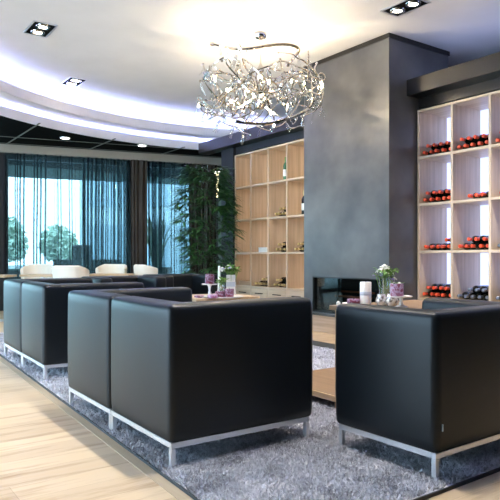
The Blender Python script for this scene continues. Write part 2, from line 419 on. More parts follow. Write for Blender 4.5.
# ------------------------------------------------------------------ wine racks
PW, PH, TOP = .415, .4875, 2.38
def rack(name, label, X0, ncol, back):
    W = ncol*PW; t = thing(name, label, 'wine rack', (X0, D, 0)); th = .026; dep = .47
    obj('side_panel', bx(0, th, 0, dep, 0, TOP, .002,1), M['oak'], t); obj('side_panel', bx(W-th/2, W+th/2, 0, dep, 0, TOP, .002,1), M['oak'], t)
    for i in range(1, ncol): obj('divider', bx(i*PW-th/2+.004, i*PW+th/2+.004, .002, dep, .06, TOP-th), M['oak'], t, False)
    obj('top_board', bx(th, W-th/2, 0, dep, TOP-th, TOP, .002,1), M['oak_x'], t)
    for r in range(1, 5):
        z = TOP-r*PH
        for i in range(ncol):
            a = i*PW+th/2+.004 if i else th
            b = (i+1)*PW-th/2+.004 if i<ncol-1 else W-th/2
            obj('shelf', bx(a, b, .0, dep, z-th, z), M['oak_x'], t, False)
    bp = obj('back_panel', bx(0, W, dep, dep+.012, 0, TOP), M['oak'], t, False)
    for i in range(ncol):
        a = i*PW+th/2+.004 if i else th; b = (i+1)*PW-th/2+.004 if i<ncol-1 else W-th/2
        for r in range(4):
            z = TOP-r*PH
            if back: obj('light_panel', bx(a, b, dep-.012, dep-.002, z-PH, z-th), back, t, False, label='softly glowing back panel')
        dr = obj('drawer', bx(a+.003, b-.003, -.002, .35, .08, TOP-4*PH-th-.004, .003,1), M['oak_x'], t)
        obj('handle', bx((a+b)/2-.09, (a+b)/2+.09, -.016, -.001, .325, .337, .003,1), M['black'], dr)
    obj('plinth', bx(th, W-th/2, .03, .06, 0, .078), M['oak_x'], t, False)
    return t
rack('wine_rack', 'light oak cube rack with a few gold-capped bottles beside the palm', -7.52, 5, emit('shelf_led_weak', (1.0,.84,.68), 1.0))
rack('wine_rack', 'backlit oak rack full of red-capped wine bottles on the far side of the chimney', -4.098, 6, M['led_shelf'])

def bottle(name, glass, cap, lab=False):
    """lying along -Y with the neck towards the room, origin at the underside, base at +Y"""
    r = bpy.data.objects.new(name, None)
    prof = [(0,0),(.034,0),(.0375,.004),(.0375,.185),(.033,.205),(.02,.225),(.0145,.24),(.0145,.25)]
    bm = lathe(B(), prof, 16); 
    for v in bm.verts: v.co = Vector((v.co.x, .30-v.co.z, v.co.y+.0375))
    bmesh.ops.recalc_face_normals(bm, faces=bm.faces)
    me = bpy.data.meshes.new(name); bm.to_mesh(me); bm.free(); me.materials.append(glass)
    me.polygons.foreach_set('use_smooth', [True]*len(me.polygons))
    bm = lathe(B(), [(.0147,.252),(.0172,.256),(.0172,.292),(.018,.294),(.018,.30),(.014,.303),(0,.303)], 14)
    for v in bm.verts: v.co = Vector((v.co.x, .30-v.co.z, v.co.y+.0375))
    bmesh.ops.recalc_face_normals(bm, faces=bm.faces)
    mc = bpy.data.meshes.new('capsule'); bm.to_mesh(mc); bm.free(); mc.materials.append(cap)
    mc.polygons.foreach_set('use_smooth', [True]*len(mc.polygons))
    return me, mc
BT = {'red': bottle('wine_bottle', M['bottle'], M['cap_red']), 'gold': bottle('wine_bottle', M['bottle'], M['cap_gold']), 'silver': bottle('wine_bottle', M['bottle'], M['cap_silver'])}
ORD = ['first','second','third','fourth','fifth','sixth']; ROW = ['top','second','third','bottom']
def place_bottle(kind, X, Y, Z, label, group, rz=0):
    b, c = BT[kind]
    o = bpy.data.objects.new('wine_bottle', b); C.objects.link(o); o.location = (X,Y,Z); o.rotation_euler = (0,0,rz)
    tag(o, label, 'bottle', group)
    k = bpy.data.objects.new('capsule', c); C.objects.link(k); k.parent = o
def cell(X0, row, col, kind, low, high, rackname, group, start=0, hs=None, word=None):
    zb = TOP-(row+1)*PH+.0005; x = X0+col*PW+.0650
    w = word or {'red':'red-capped','gold':'gold-capped','silver':'silver-capped'}[kind]
    for layer,n,s in (('lower',low,start),('upper',high,hs if hs is not None else start+.5)):
        for i in range(n):
            y = D+.03+random.uniform(-.012,.02)
            place_bottle(kind, x+(s+i)*.0753, y, zb+(.066 if layer=='upper' else 0),
                '%s %s bottle, %s layer, %s column, %s row of %s' % (ORD[i], w, layer, ORD[col], ROW[row], rackname), group, random.uniform(-.006,.006))
XR = -4.098; RN = 'backlit rack'; RG = 'wine bottles in the backlit rack'
for row,col,kind,lo_,hi_,st,hs in [(0,0,'red',5,4,0,.5),(0,1,'red',5,4,0,.5),(0,2,'red',5,3,0,.5),(1,0,'red',5,4,0,.5),(1,1,'red',3,0,1.4,0),(1,2,'red',3,0,.5,0),
        (2,0,'red',5,1,0,3.5),(2,1,'red',5,3,0,1.5),(2,2,'silver',4,0,.2,0),(3,0,'red',5,4,0,.5),(3,1,'silver',5,3,0,1.5),(3,2,'silver',5,3,0,.5)]:
    cell(XR,row,col,kind,lo_,hi_,RN,RG,st,hs)
XL = -7.52; LN = 'oak rack'; LG = 'wine bottles in the unlit oak rack'
for row,col,kind,lo_,hi_,st,hs in [(1,2,'gold',4,2,.7,2.2),(2,2,'gold',3,2,1.2,1.7),(2,3,'gold',3,2,1.2,1.7),(3,1,'gold',5,2,0,2.5),(3,2,'gold',4,2,.7,1.2)]:
    cell(XL,row,col,kind,lo_,hi_,LN,LG,st,hs)
# standing things in the oak rack
def standing(X, Y, Z, glass, cap, label, lab=True):
    t = thing('wine_bottle', label, 'bottle', (X,Y,Z))
    obj('glass_body', lathe(B(), [(0,0),(.036,0),(.0375,.004),(.0375,.19),(.03,.215),(.015,.24),(.014,.25)],18), glass, t)
    obj('capsule', lathe(B(), [(.0146,.24),(.0158,.242),(.0158,.31),(0,.312)],14), cap, t)
    if lab: obj('paper_label', lathe(B(), [(.0378,.05),(.0381,.051),(.0381,.14),(.0378,.141)],18,cap=False), M['label'], t)
zr = lambda r: TOP-(r+1)*PH+.001
standing(XL+2*PW+.33, D+.06, zr(0), M['bottle_green'], M['leaf'], 'upright green bottle with a white label in the oak rack, top row')
standing(XL+3*PW+.31, D+.05, zr(1), M['bottle'], M['cap_gold'], 'upright dark bottle beside the chimney, second row of oak rack')
def flat_box(name, x0,x1,y0,y1,z0,h, m, label, cat):
    o = obj(name, bx(x0,x1,y0,y1,z0,z0+h,.004,2), m); tag(o,label,cat); return o
def carton(x, y, z, w, d, h, label):
    t = thing('carton', label, 'box', (x,y,z))
    obj('body', bx(-w/2,w/2,-d/2,d/2,0,h*.78,.003,1), M['label'], t); obj('lid', bx(-w/2-.003,w/2+.003,-d/2-.003,d/2+.003,h*.78,h,.003,1), M['porcelain'], t)
carton(XL+.365, D+.10, zr(1), .05, .05, .21, 'tall narrow white carton in the oak rack, second row, first column')
carton(XL+.365, D+.10, zr(2), .05, .05, .25, 'tall narrow white carton in the oak rack, third row, first column')
carton(XL+PW+.24, D+.09, zr(2), .20, .10, .07, 'low flat white box in the oak rack, third row, second column')
t = thing('cup', 'small white cup in the oak rack, second row, second column', 'cup', (XL+PW+.34, D+.08, zr(1)))
obj('bowl', lathe(B(), [(0,0),(.02,0),(.03,.05),(.027,.05),(.018,.006),(0,.006)],16), M['porcelain'], t)
obj('handle', tube(B(), spline([(.026,0,.04),(.045,0,.035),(.042,0,.018),(.022,0,.012)],4), .004), M['porcelain'], t)
t = thing('wooden_tray', 'low wooden tray in the oak rack, bottom row beside the palm', 'tray', (XL+.20, D+.17, zr(3)))
obj('base', bx(-.15,.15,-.12,.12,0,.012), M['basket'], t, False)
for a in ((-.15,.15,-.12,-.105),(-.15,.15,.105,.12),(-.15,-.135,-.105,.105),(.135,.15,-.105,.105)): obj('rim', bx(a[0],a[1],a[2],a[3],.012,.07), M['basket'], t, False)

# ------------------------------------------------------------------ black leather seating
def frame(t, W, Dp, z1=.112, w=.022):
    bm = B(); z0 = z1-w
    box(bm, 0,W,0,w,z0,z1,.002,1); box(bm,0,W,Dp-w,Dp,z0,z1,.002,1); box(bm,0,w,w,Dp-w,z0,z1); box(bm,W-w,W,w,Dp-w,z0,z1)
    obj('base_frame', bm, M['steel'], t, False)
    for x in (0,W-w):
        for y in (0,Dp-w): obj('leg', bx(x,x+w,y,y+w,.006,z0,.002,1), M['steel'], t, False)
def soften(bm, W, Dp, puff=.006):
    return bm
SH = .658
def rounded(pts, rad=.025, seg=4):
    """outline with rounded outer corners: list of (point, outward direction for an offset of 1)"""
    n = len(pts); out = []
    for i in range(n):
        p, q, r_ = Vector(pts[i-1]), Vector(pts[i]), Vector(pts[(i+1)%n])
        a_ = (q-p).normalized(); b_ = (r_-q).normalized(); na = Vector((a_.y,-a_.x)); nb = Vector((b_.y,-b_.x))
        if a_.x*b_.y-a_.y*b_.x > 0:
            c = q-(na+nb)*rad
            for k in range(seg+1):
                t_ = PI/2*k/seg; d_ = na*math.cos(t_)+nb*math.sin(t_); out.append((c+d_*rad, d_))
        else: out.append((q, na+nb))
    return out
def shell(pts, z0, z1):
    H_ = z1-z0
    lv = [(0,-.004),(.004,.0),(.012,.004),(.04,.0065),(.15,.009),(.32,.009),(H_-.06,.008),(H_-.024,.0065),(H_-.011,.003),(H_-.003,-.004),(H_+.001,-.013),(H_+.003,-.022)]
    o_ = rounded(pts); bm = B(); n = len(o_)
    rows = [[bm.verts.new(((p+d_*d).x,(p+d_*d).y,z0+z)) for p,d_ in o_] for z,d in lv]
    for a_,b_ in zip(rows, rows[1:]):
        for i in range(n): bm.faces.new((a_[i],a_[(i+1)%n],b_[(i+1)%n],b_[i]))
    bm.faces.new(rows[0][::-1]); bm.faces.new(rows[-1]); return bm
def module(arm, label, group, W=.628, Dp=.715, th=.125, SH=SH):
    t = thing('sofa_module', label, 'sofa', (0,0,0), 0, group)
    e = -.002; a = -.002 if arm in 'lb' else .0105; b = W+.002 if arm in 'rb' else W-.0105; f = Dp+.018
    if arm == 'r': pts = [(a,e),(b,e),(b,f),(b-th,f),(b-th,th),(a,th)]; sx = (a+.002, b-th-.014)
    elif arm == 'l': pts = [(a,e),(b,e),(b,th),(a+th,th),(a+th,f),(a,f)]; sx = (a+th+.014, b-.002)
    else: pts = [(a,e),(b,e),(b,f),(b-th,f),(b-th,th),(a+th,th),(a+th,f),(a,f)]; sx = (a+th+.014, b-th-.014)
    obj('back_and_arm', shell(pts, .1125, SH), M['leather'], t)
    obj('seat_base', bx(sx[0],sx[1],th+.014,Dp-.006,.1125,.27,.012,2), M['leather'], t)
    obj('seat_cushion', bx(sx[0],sx[1],th+.014,Dp+.004,.272,.40,.03,3), M['leather'], t)
    frame(t, W, Dp); return t
SG = 'black leather sofa modules on the rug'
def put(o, x, y, deg, z=0):
    o.location = (x,y,z); o.rotation_euler = (0,0,R(deg))
a = -1.7; ca, sa = math.cos(R(a)), math.sin(R(a))
for (px_, py_, deg, la, lb) in [(-2.116,1.116,-.6,'black leather sofa module with steel legs, armrest end nearest the camera','black leather sofa module joined behind the nearest one, seam between them'),
                          (-4.14,1.215,-1.6,'black leather sofa module with steel legs, nearer half of the farther pair','black leather sofa module nearest the curtain, farther half of the back pair')]:
    c_, s_ = math.cos(R(deg)), math.sin(R(deg))
    m1 = module('r', la, SG); put(m1, px_-.628*c_, py_-.628*s_, deg)
    m2 = module('l', lb, SG); put(m2, px_-(.628*2+.006)*c_, py_-(.628*2+.006)*s_, deg)
AG = 'black leather armchairs around the tables'
ac = module('b', 'black leather armchair with steel legs close to the camera beside the candle table', AG, .70, .515, .10, .64); put(ac, -1.432, 1.868, 91.0)
obj('maker_tag', bx(.020,.025,-.0150,-.0115,.195,.222), M['band'], ac, False, label='small pale tag sewn on the corner')
ac = module('b', 'low black armchair facing the cake-stand table, just beyond the back sofa pair', AG, .66, .50, .115); put(ac, -5.72, 2.69, -90)
ac = module('b', 'low black armchair standing in front of the palm', AG, .68, .50, .115); put(ac, -6.02, 3.50, -90)

# ------------------------------------------------------------------ rug with inset edge
ry = lambda x: 1.067+(x+2.046)*(-.0482)
corners = [(-6.9, ry(-6.9)), (-1.352, ry(-1.352)), (-1.405, 3.73), (-6.9, 3.84)]
rt = thing('rug', 'grey long-pile shag rug under the black sofas', 'rug', (0,0,0))
obj('backing', prism(B(), corners, .001, .008), M['rug'], rt, False)
def blades(n, xa, xb, ya, yb, h, w):
    X = rng.uniform(xa,xb,n); Y = rng.uniform(ya,yb,n)
    yl = 1.067+(X+2.046)*(-.0482)+.004; xr = -1.36-(Y-1.03)*.0196-.004
    k = (Y > yl) & (X < xr) & (Y < 3.72); X, Y = X[k], Y[k]; n = len(X)
    a = rng.uniform(0,2*PI,n); hh = h*(.6+.6*rng.random(n)); lean = rng.uniform(.2,1.1,n)*h; la = rng.uniform(0,2*PI,n)
    dx, dy = np.cos(a)*w/2, np.sin(a)*w/2
    v = np.empty((n,4,3)); z0 = .006
    v[:,0] = np.stack([X-dx,Y-dy,np.full(n,z0)],1); v[:,1] = np.stack([X+dx,Y+dy,np.full(n,z0)],1)
    tx, ty = X+np.cos(la)*lean, Y+np.sin(la)*lean
    v[:,2] = np.stack([tx+dx*.7,ty+dy*.7,z0+hh],1); v[:,3] = np.stack([tx-dx*.7,ty-dy*.7,z0+hh],1)
    return v.reshape(-1,3)
v = np.concatenate([blades(95000,-3.4,-1.35,1.0,2.6,.018,.0058), blades(22000,-6.9,-3.4,1.0,2.4,.022,.010), blades(20000,-4.6,-1.35,2.4,3.73,.022,.010)])
pile = npobj('pile', v, np.arange(len(v)).reshape(-1,4), M['rug'], rt); pile['kind'] = 'stuff'
bm = B(); e = .006
def strip(bm, p, q, w, z0, z1):
    p, q = Vector(p), Vector(q); d_ = (q-p).normalized(); n_ = Vector((d_.y,-d_.x))*w
    prism(bm, [tuple(p),tuple(p+n_),tuple(q+n_),tuple(q)][::-1], z0, z1)
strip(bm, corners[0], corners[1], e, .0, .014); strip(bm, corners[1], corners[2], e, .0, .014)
obj('edge_profile', bm, M['dark_strip'], rt, False, label='thin dark edge strip')
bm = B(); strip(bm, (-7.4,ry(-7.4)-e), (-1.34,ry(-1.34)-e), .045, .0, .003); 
struct('trim_6', bm, wood('border_strip', (.36,.29,.20), (.48,.40,.28), 0, .7))  # narrow strip, darker than the floor, along the rug's front edge
bm = B(); prism(bm, [(-7.4,3.855),(-1.405,3.735),(-1.405,3.98),(-7.4,4.10)], 0, .004); struct('trim_7', bm, M['dark_strip'])  # dark strip on the floor along the rug's far edge

# ------------------------------------------------------------------ low tables
TH = .56
def low_table(label, x0,x1,y0,y1):
    t = thing('low_table', label, 'table', (x0,y0,.012)); W = x1-x0; dp = y1-y0
    obj('tabletop', bx(-.01, W+.01, -.012, dp+.012, TH-.012-.03, TH-.012, .003,1), M['table_wood'], t)
    for x in (0,W-.04):
        for y in (0, dp-.04): obj('leg', bx(x,x+.04,y,y+.04,0,TH-.043), M['table_wood'], t, False)
    return t
RH = .585
t = thing('step_table', 'low oak table beside the armchair, its bottom shelf running out toward the sofas', 'table', (-2.385,2.28,.012))
obj('tabletop', bx(-.065, .375, -.012, .70, RH-.012-.025, RH-.012, .003,1), M['table_brown'], t)
sh = obj('lower_shelf', bx(-.66, -.0205, .004, .70, .045, .078, .004,1), M['table_brown'], t)
obj('shelf_edge', bx(-.66, -.0205, -.008, .0035, .045, .078,.002,1), M['table_wood'], sh, label='lighter oak front edge')
obj('end_panel', bx(-.02, 0, -.008, .70, .0, RH-.038), M['table_wood'], t, False); obj('end_panel', bx(.345, .365, -.008, .70, .0, RH-.038), M['table_wood'], t, False)
for y in (0,.66): obj('leg', bx(-.66,-.62,y,y+.04,0,.0445), M['table_wood'], t, False)
low_table('low oak table carrying the cake stand and white square vase', -4.05,-3.60,2.10,2.62)

# ------------------------------------------------------------------ table decorations
def deco(name, label, cat, px, py, h=TH, group=None):
    X,Y = plan(px,py,h); return thing(name, label, cat, (X,Y,h+.001), 0, group)
def candle(name, label, px, py, r, hgt, m, h=TH, band=False, wick=True):
    t = deco(name, label, 'candle', px, py, h)
    obj('wax', lathe(B(), [(0,0),(r*.97,0),(r,.003),(r,hgt-.004),(r*.94,hgt),(r*.7,hgt-.004),(0,hgt-.005)],24), m, t)
    if wick: obj('wick', tube(B(), [(0,0,hgt-.006),(.001,0,hgt+.006)], .0015, 5), M['black'], t)
    if band: obj('band', lathe(B(), [(r*1.0,hgt*.43),(r*1.015,hgt*.435),(r*1.015,hgt*.58),(r,hgt*.585)],24,cap=False), M['band'], t)
    return t
def stand(label, px, py, h, rp, h0=TH):
    t = deco('cake_stand', label, 'cake stand', px, py, h0)
    obj('foot', lathe(B(), [(0,0),(.035,0),(.034,.006),(.012,.014),(.009,.02)],20), M['porcelain'], t)
    obj('stem', lathe(B(), [(.009,.018),(.012,h*.35),(.007,h*.5),(.011,h*.8),(.02,h-.008)],16), M['porcelain'], t)
    obj('plate', lathe(B(), [(0,h-.008),(rp*.9,h-.007),(rp,h-.002),(rp,h),(rp*.9,h-.001),(0,h-.001)],28), M['porcelain'], t)
    return t
def leaf_fan(bm, base_, dirv, ln, w):
    d_ = Vector(dirv).normalized(); s = d_.cross(Vector((0,0,1)))
    s = s.normalized() if s.length > 1e-3 else Vector((1,0,0)); up = s.cross(d_)
    b = Vector(base_); pts = [b, b+d_*ln*.35+s*w+up*.1*ln, b+d_*ln*.7+s*w*.7+up*.06*ln, b+d_*ln-up*.12*ln, b+d_*ln*.7-s*w*.7+up*.06*ln, b+d_*ln*.35-s*w+up*.1*ln]
    mid = bm.verts.new(b+d_*ln*.5+up*.02*ln); vs = [bm.verts.new(p) for p in pts]
    for i in range(6): bm.faces.new((mid, vs[i], vs[(i+1)%6]))
def blossom(bm, c, r, n=9):
    c = Vector(c)
    sphere(bm, c, r*.45, 1)
    for k in range(4):
        for i in range(n-k):
            a_ = 2*PI*(i+.5*k)/(n-k); e_ = -.35+.45*k
            leaf_fan(bm, c, (math.cos(a_)*math.cos(e_), math.sin(a_)*math.cos(e_), math.sin(e_)), r*(1-.2*k), r*.32)
    return bm
def bouquet(label, loc, blooms, greens, spread, hgt, violet=0, seed=1):
    r = random.Random(seed); t = thing('flower_bouquet', label, 'flowers', loc)
    bs = B(); bl = B(); n = 0
    for i in range(greens):
        a_ = r.uniform(0,2*PI); q = r.uniform(.1,1)*spread; top = (q*math.cos(a_), q*math.sin(a_), hgt*r.uniform(.72,1.0))
        tube(bs, [(0.2*top[0],.2*top[1],.0),(.6*top[0],.6*top[1],hgt*.4),top], .0018, 5)
        for k in range(4): leaf_fan(bl, top, (math.cos(a_+r.uniform(-1.5,1.5)), math.sin(a_+r.uniform(-1.5,1.5)), r.uniform(-.3,.9)), r.uniform(.022,.04), .010)
    obj('stems', bs, M['leaf'], t); obj('leaves', bl, M['leaf'], t, False)
    for (x,y,z,rr_) in blooms: obj('blossom', blossom(B(),(x,y,z),rr_), M['petal'], t, False)
    for i in range(violet):
        a_ = r.uniform(0,2*PI); obj('violet_blossom', blossom(B(),(spread*math.cos(a_),spread*math.sin(a_),hgt*r.uniform(.6,.95)),.014,6), M['petal_violet'], t, False)
    return t
# candle table by the armchair
candle('pillar_candle', 'tall white pillar candle with a silver band before the fire', 365.5, 305.2, .031, .127, M['wax_white'], RH, band=True)
t = deco('plate', 'small white plate under the low purple candle', 'plate', 352.5, 304.6, RH); obj('dish', lathe(B(), [(0,0),(.045,0),(.058,.006),(.058,.009),(.045,.004),(0,.004)],28), M['porcelain'], t)
candle('candle', 'low purple patterned candle on the small white plate', 353.5, 304.2, .036, .028, M['wax_maroon'], h=RH+.005)
t = deco('coaster', 'flat maroon candle dish at the foot of the white pillar candle', 'dish', 366, 308.0, RH); obj('dish', lathe(B(), [(0,0),(.03,0),(.031,.012),(.028,.013),(.02,.008),(0,.008)],24), M['wax_maroon'], t)
t = deco('tealight', 'small white tealight at the near corner of the step table', 'candle', 338.2, 304.8, RH); obj('cup', lathe(B(), [(0,0),(.011,0),(.012,.012),(.011,.0125),(0,.012)],16), M['porcelain'], t); obj('wax', lathe(B(), [(0,.0125),(.009,.013),(.005,.019),(0,.020)],12), M['wax_white'], t)
def votive(label, px, py, r, hgt):
    t = deco('votive_jar', label, 'jar', px, py, RH)
    obj('jar', lathe(B(), [(0,0),(r*.7,0),(r,.3*hgt),(r*.98,.6*hgt),(r*.72,.88*hgt),(r*.76,hgt),(r*.70,hgt),(r*.66,.88*hgt),(r*.9,.55*hgt),(0,.1*hgt)],22), M['mosaic'], t)
votive('round silver mosaic jar under the white flowers', 381.2, 305.6, .031, .062); votive('larger silver mosaic jar in front of the cake stand', 391.4, 306.0, .034, .066)
X,Y = at(384.5, 3.46)
t = thing('glass_vase', 'clear glass vase of white flowers beside the pink candle', 'vase', (X,Y,RH+.001))
obj('vase', lathe(B(), [(0,0),(.028,0),(.030,.004),(.034,.14),(.0325,.14),(.0285,.008),(0,.008)],22), M['vase_glass'], t)
bouquet('white and violet flowers with green leaves in the clear vase', (X,Y,RH+.012), [(0,0,.195,.042),(.024,.02,.165,.028),(-.02,-.02,.175,.03),(.045,.03,.13,.022)], 22, .06, .18, 5, 3)
stand('white cake stand carrying the mauve candle by the clear vase', 401, 307.6, .060, .058, RH)
X,Y = plan(398,307.6,RH); candle('patterned_candle', 'mauve patterned candle topped with greens on the white cake stand', 398.2, 295.9, .034, .066, M['wax_pink'], h=RH+.067, wick=False)
o_ = bpy.data.objects['patterned_candle']
o_.location = (*plan(401,307.6,RH), RH+.061); o_.location.x -= .013; o_.location.y -= .018
bm = B(); bm2 = B()
for i in range(9):
    a_ = random.uniform(0,2*PI); q = random.uniform(0,.026); leaf_fan(bm, (q*math.cos(a_), q*math.sin(a_), .062), (math.cos(a_),math.sin(a_),.6), .022, .008)
for i in range(4):
    a_ = 2*PI*i/4; blossom(bm2, (.02*math.cos(a_),.02*math.sin(a_),.068), .013, 6)
obj('leaf_garnish', bm, M['leaf'], o_, False); obj('blossom_garnish', bm2, M['petal'], o_, False)
# cake-stand table
t = deco('tray', 'white oval tray under the low maroon candles', 'tray', 221.5, 297.6)
bm = lathe(B(), [(0,0),(.10,0),(.125,.008),(.125,.011),(.10,.004),(0,.004)],36)
for v_ in bm.verts: v_.co.x *= 1.25
obj('tray_dish', bm, M['porcelain'], t); t.rotation_euler.z = R(54.7)
stand('white cake stand carrying a maroon candle on the oak table', 209.5, 297.6, .098, .058)
candle('patterned_candle', 'maroon patterned candle standing on the taller cake stand', 209.8, 284, .032, .068, M['wax_maroon'], h=TH+.099)
o_ = [o for o in bpy.data.objects if o.name.startswith('patterned_candle')][-1]; o_.location = (*plan(209.5,297.6,TH), TH+.1)
candle('candle', 'low lilac candle on the tray at the foot of the cake stand', 212.5, 298.1, .036, .024, M['wax_pink'], h=TH+.006)
candle('candle', 'middle maroon candle of the three on the white tray', 220, 297.0, .033, .04, M['wax_maroon'], h=TH+.006)
candle('candle', 'largest maroon candle on the tray before the white square vase', 229, 297.0, .034, .058, M['wax_maroon'], h=TH+.006)
t = deco('disc_candle', 'flat lilac candle lying at the table corner left of the cake stand', 'candle', 199, 297.5); obj('wax', lathe(B(), [(0,0),(.033,0),(.035,.006),(.033,.014),(0,.014)],24), M['wax_pink'], t)
X,Y = at(231, 4.68)
t = thing('square_vase', 'white square vase with a pale band behind the maroon candles', 'vase', (X,Y,TH+.001), R(50))
bm = B(); w = .034
for a_ in ((-w,w,-w,-w+.004),(-w,w,w-.004,w),(-w,-w+.004,-w+.004,w-.004),(w-.004,w,-w+.004,w-.004)): box(bm, *a_, 0, .15)
box(bm,-w+.004,w-.004,-w+.004,w-.004,0,.006); obj('vase', bm, M['porcelain'], t, False)
bm = B(); k = .0352
for a_ in ((-k,k,-k,-w),(-k,k,w,k),(-k,-w,-w,w),(w,k,-w,w)): box(bm, *a_, .06, .095)
obj('band', bm, M['band'], t, False)
bouquet('white blooms and green leaves spilling from the square vase', (X,Y,TH+.03), [(-.045,-.05,.165,.045),(-.02,-.01,.185,.035)], 24, .06, .19, 2, 8)
X,Y = at(221.5, 4.55)
t = thing('glass_vase', 'small clear vase of green sprigs between candles and square vase', 'vase', (X,Y,TH+.001))
obj('vase', lathe(B(), [(0,0),(.022,0),(.028,.03),(.02,.075),(.022,.08),(.0205,.08),(.0185,.074),(.0262,.03),(.02,.006),(0,.006)],20), M['vase_glass'], t)
bouquet('green sprigs with one white bloom in the small clear vase', (X,Y,TH+.01), [(.0,-.01,.10,.022)], 12, .032, .115, 0, 11)
X,Y = at(219, 4.62); t = thing('taper_candle', 'tall thin cream taper candle behind the green sprigs', 'candle', (X,Y,TH+.001))
obj('wax', lathe(B(), [(0,.02),(.011,.02),(.009,.215),(.004,.222),(0,.222)],14), M['wax_white'], t); obj('holder', lathe(B(), [(0,0),(.03,0),(.03,.004),(.014,.01),(.013,.03),(.0112,.03)],18,cap=False), M['steel'], t)

# ------------------------------------------------------------------ dining corner by the curtains
def tub_chair(px, z, deg, label, flip):
    X,Y = at(px,z); t = thing('tub_chair', label, 'chair', (X,Y,0), R(deg), 'cream chairs by the curtains')
    # shell: curved back, inner and outer face, top rolled
    bm = B(); n = 20; prof = []
    rr = .225; th = .04
    secs = []
    for i in range(n+1):
        a_ = R(-100)+R(200)*i/n; x_ = math.sin(a_); y_ = -math.cos(a_)
        drop = .0 + .05*max(0,(abs(a_)-R(50))/R(50))
        pr = [(rr-th,.43),(rr-th+.0,.70-drop),(rr-th+.012,.735-drop),(rr-.02,.742-drop),(rr+.002,.73-drop),(rr+.006,.70-drop),(rr-.02,.40)]
        sq = 1.0
        secs.append([bm.verts.new((r_*x_*1.02*sq, r_*y_, z_)) for r_,z_ in pr])
    for a_,b_ in zip(secs, secs[1:]):
        for k in range(7): bm.faces.new((a_[k],a_[(k+1)%7],b_[(k+1)%7],b_[k]))
    bm.faces.new(secs[0][::-1]); bm.faces.new(secs[-1])
    bmesh.ops.recalc_face_normals(bm, faces=bm.faces)
    obj('backrest', bm, M['cream'], t)
    obj('seat', lathe(B(), [(0,.36),(.19,.36),(.205,.38),(.205,.42),(.19,.44),(0,.445)],28), M['cream'], t)
    for sx in (-1,1):
        for sy in (-1,1): obj('leg', tube(B(), [(sx*.13,sy*.13,.365),(sx*.18,sy*.18,0)], [.014,.01], 8), M['frame'], t)
tub_chair(37, 8.75, 54.7+180, 'cream tub chair at the table corner nearest the dark window pier', 0)
tub_chair(71, 7.75, 54.7-8, 'cream tub chair with its back to the sofas, second from the pier', 0)
tub_chair(111, 8.95, 54.7+170, 'cream tub chair on the curtain side of the second bistro table', 0)
tub_chair(149.5, 8.75, 54.7-60, 'cream tub chair nearest the palm, turned beside the second bistro table', 0)
def bistro(px, z, w, label):
    X,Y = at(px,z); t = thing('bistro_table', label, 'table', (X,Y,0), R(54.7))
    obj('tabletop', bx(-w/2,w/2,-.20,.20,.585,.615,.004,1), M['table_wood'], t); obj('column', lathe(B(), [(.03,.02),(.03,.585)],16), M['steel'], t)
    obj('foot', lathe(B(), [(0,0),(.22,0),(.22,.012),(.04,.022),(0,.022)],28), M['steel'], t)
bistro(43, 8.22, .50, 'small oak bistro table between the first and second cream chairs'); bistro(111, 8.42, .58, 'small oak bistro table before the third cream chair'); bistro(-14, 7.9, .66, 'oak bistro table cut by the frame beside the window pier')
# small white candle holder on the far table edge
X,Y = at(150.5, 8.0)

# ------------------------------------------------------------------ palm and the lamp behind it
X,Y = at(206, 8.55)
pl = thing('potted_palm', 'tall dark green bamboo palm in front of the brown drape', 'plant', (X,Y,0))
obj('pot', lathe(B(), [(0,0),(.17,0),(.21,.38),(.195,.38),(.18,.33),(0,.33)],28), M['pot'], pl)
obj('soil', lathe(B(), [(0,.345),(.18,.345)],24,cap=False), M['soil'], pl)
r = random.Random(4); vs = []; 
for i in range(9):
    a_ = r.uniform(0,2*PI); q = r.uniform(.03,.12); tip = Vector((q*math.cos(a_)*2.0, q*math.sin(a_)*2.0, r.uniform(1.3,2.05)))
    pts = spline([(q*math.cos(a_),q*math.sin(a_),.34),(q*1.2*math.cos(a_),q*1.2*math.sin(a_),.9),tip],6)
    obj('cane', tube(B(), pts, .010, 6), M['cane'], pl)
verts = []; faces = []
def leaflet(b, d_, ln, w):
    s = d_.cross(Vector((0,0,1))); s = s.normalized() if s.length > .05 else Vector((1,0,0)); up = s.cross(d_); k = len(verts)
    droop = Vector((0,0,-.35*ln))
    for f_,ww,dr in ((.02,.15,0),(.35,1,.12),(.7,.8,.45),(1,.05,1)):
        c = b+d_*ln*f_+droop*dr; verts.append(c-s*w*ww); verts.append(c+s*w*ww)
    for j in range(3): faces.append((k+2*j,k+2*j+1,k+2*j+3,k+2*j+2))
for i in range(300):
    h = r.uniform(.55,2.05); a_ = r.uniform(0,2*PI); c0 = Vector((.06*math.cos(a_),.06*math.sin(a_),h))
    out_ = Vector((math.cos(a_),math.sin(a_),r.uniform(.1,.8))).normalized(); env = .16+.20*math.sin(PI*min(1,max(0,(2.25-h)/1.9)))
    ln0 = r.uniform(.4,1.0)*env; b = c0+out_*ln0
    nl = r.randint(6,9)
    for j in range(nl):
        aa = a_+R(-75+150*j/(nl-1)); d_ = Vector((math.cos(aa),math.sin(aa),r.uniform(-.1,.45))).normalized()
        leaflet(b, d_, r.uniform(.14,.25), .016)
npobj('foliage', [tuple(v_) for v_ in verts], faces, M['palm'], pl)
X,Y = at(217.3, 9.6)
fl = thing('floor_lamp', 'slim glowing floor lamp with a flat white head behind the palm', 'lamp', (X,Y,0))
obj('base', lathe(B(), [(0,0),(.12,0),(.12,.015),(.02,.02)],24), M['steel'], fl); obj('pole', lathe(B(), [(.012,.02),(.012,1.80)],12), M['frame'], fl)
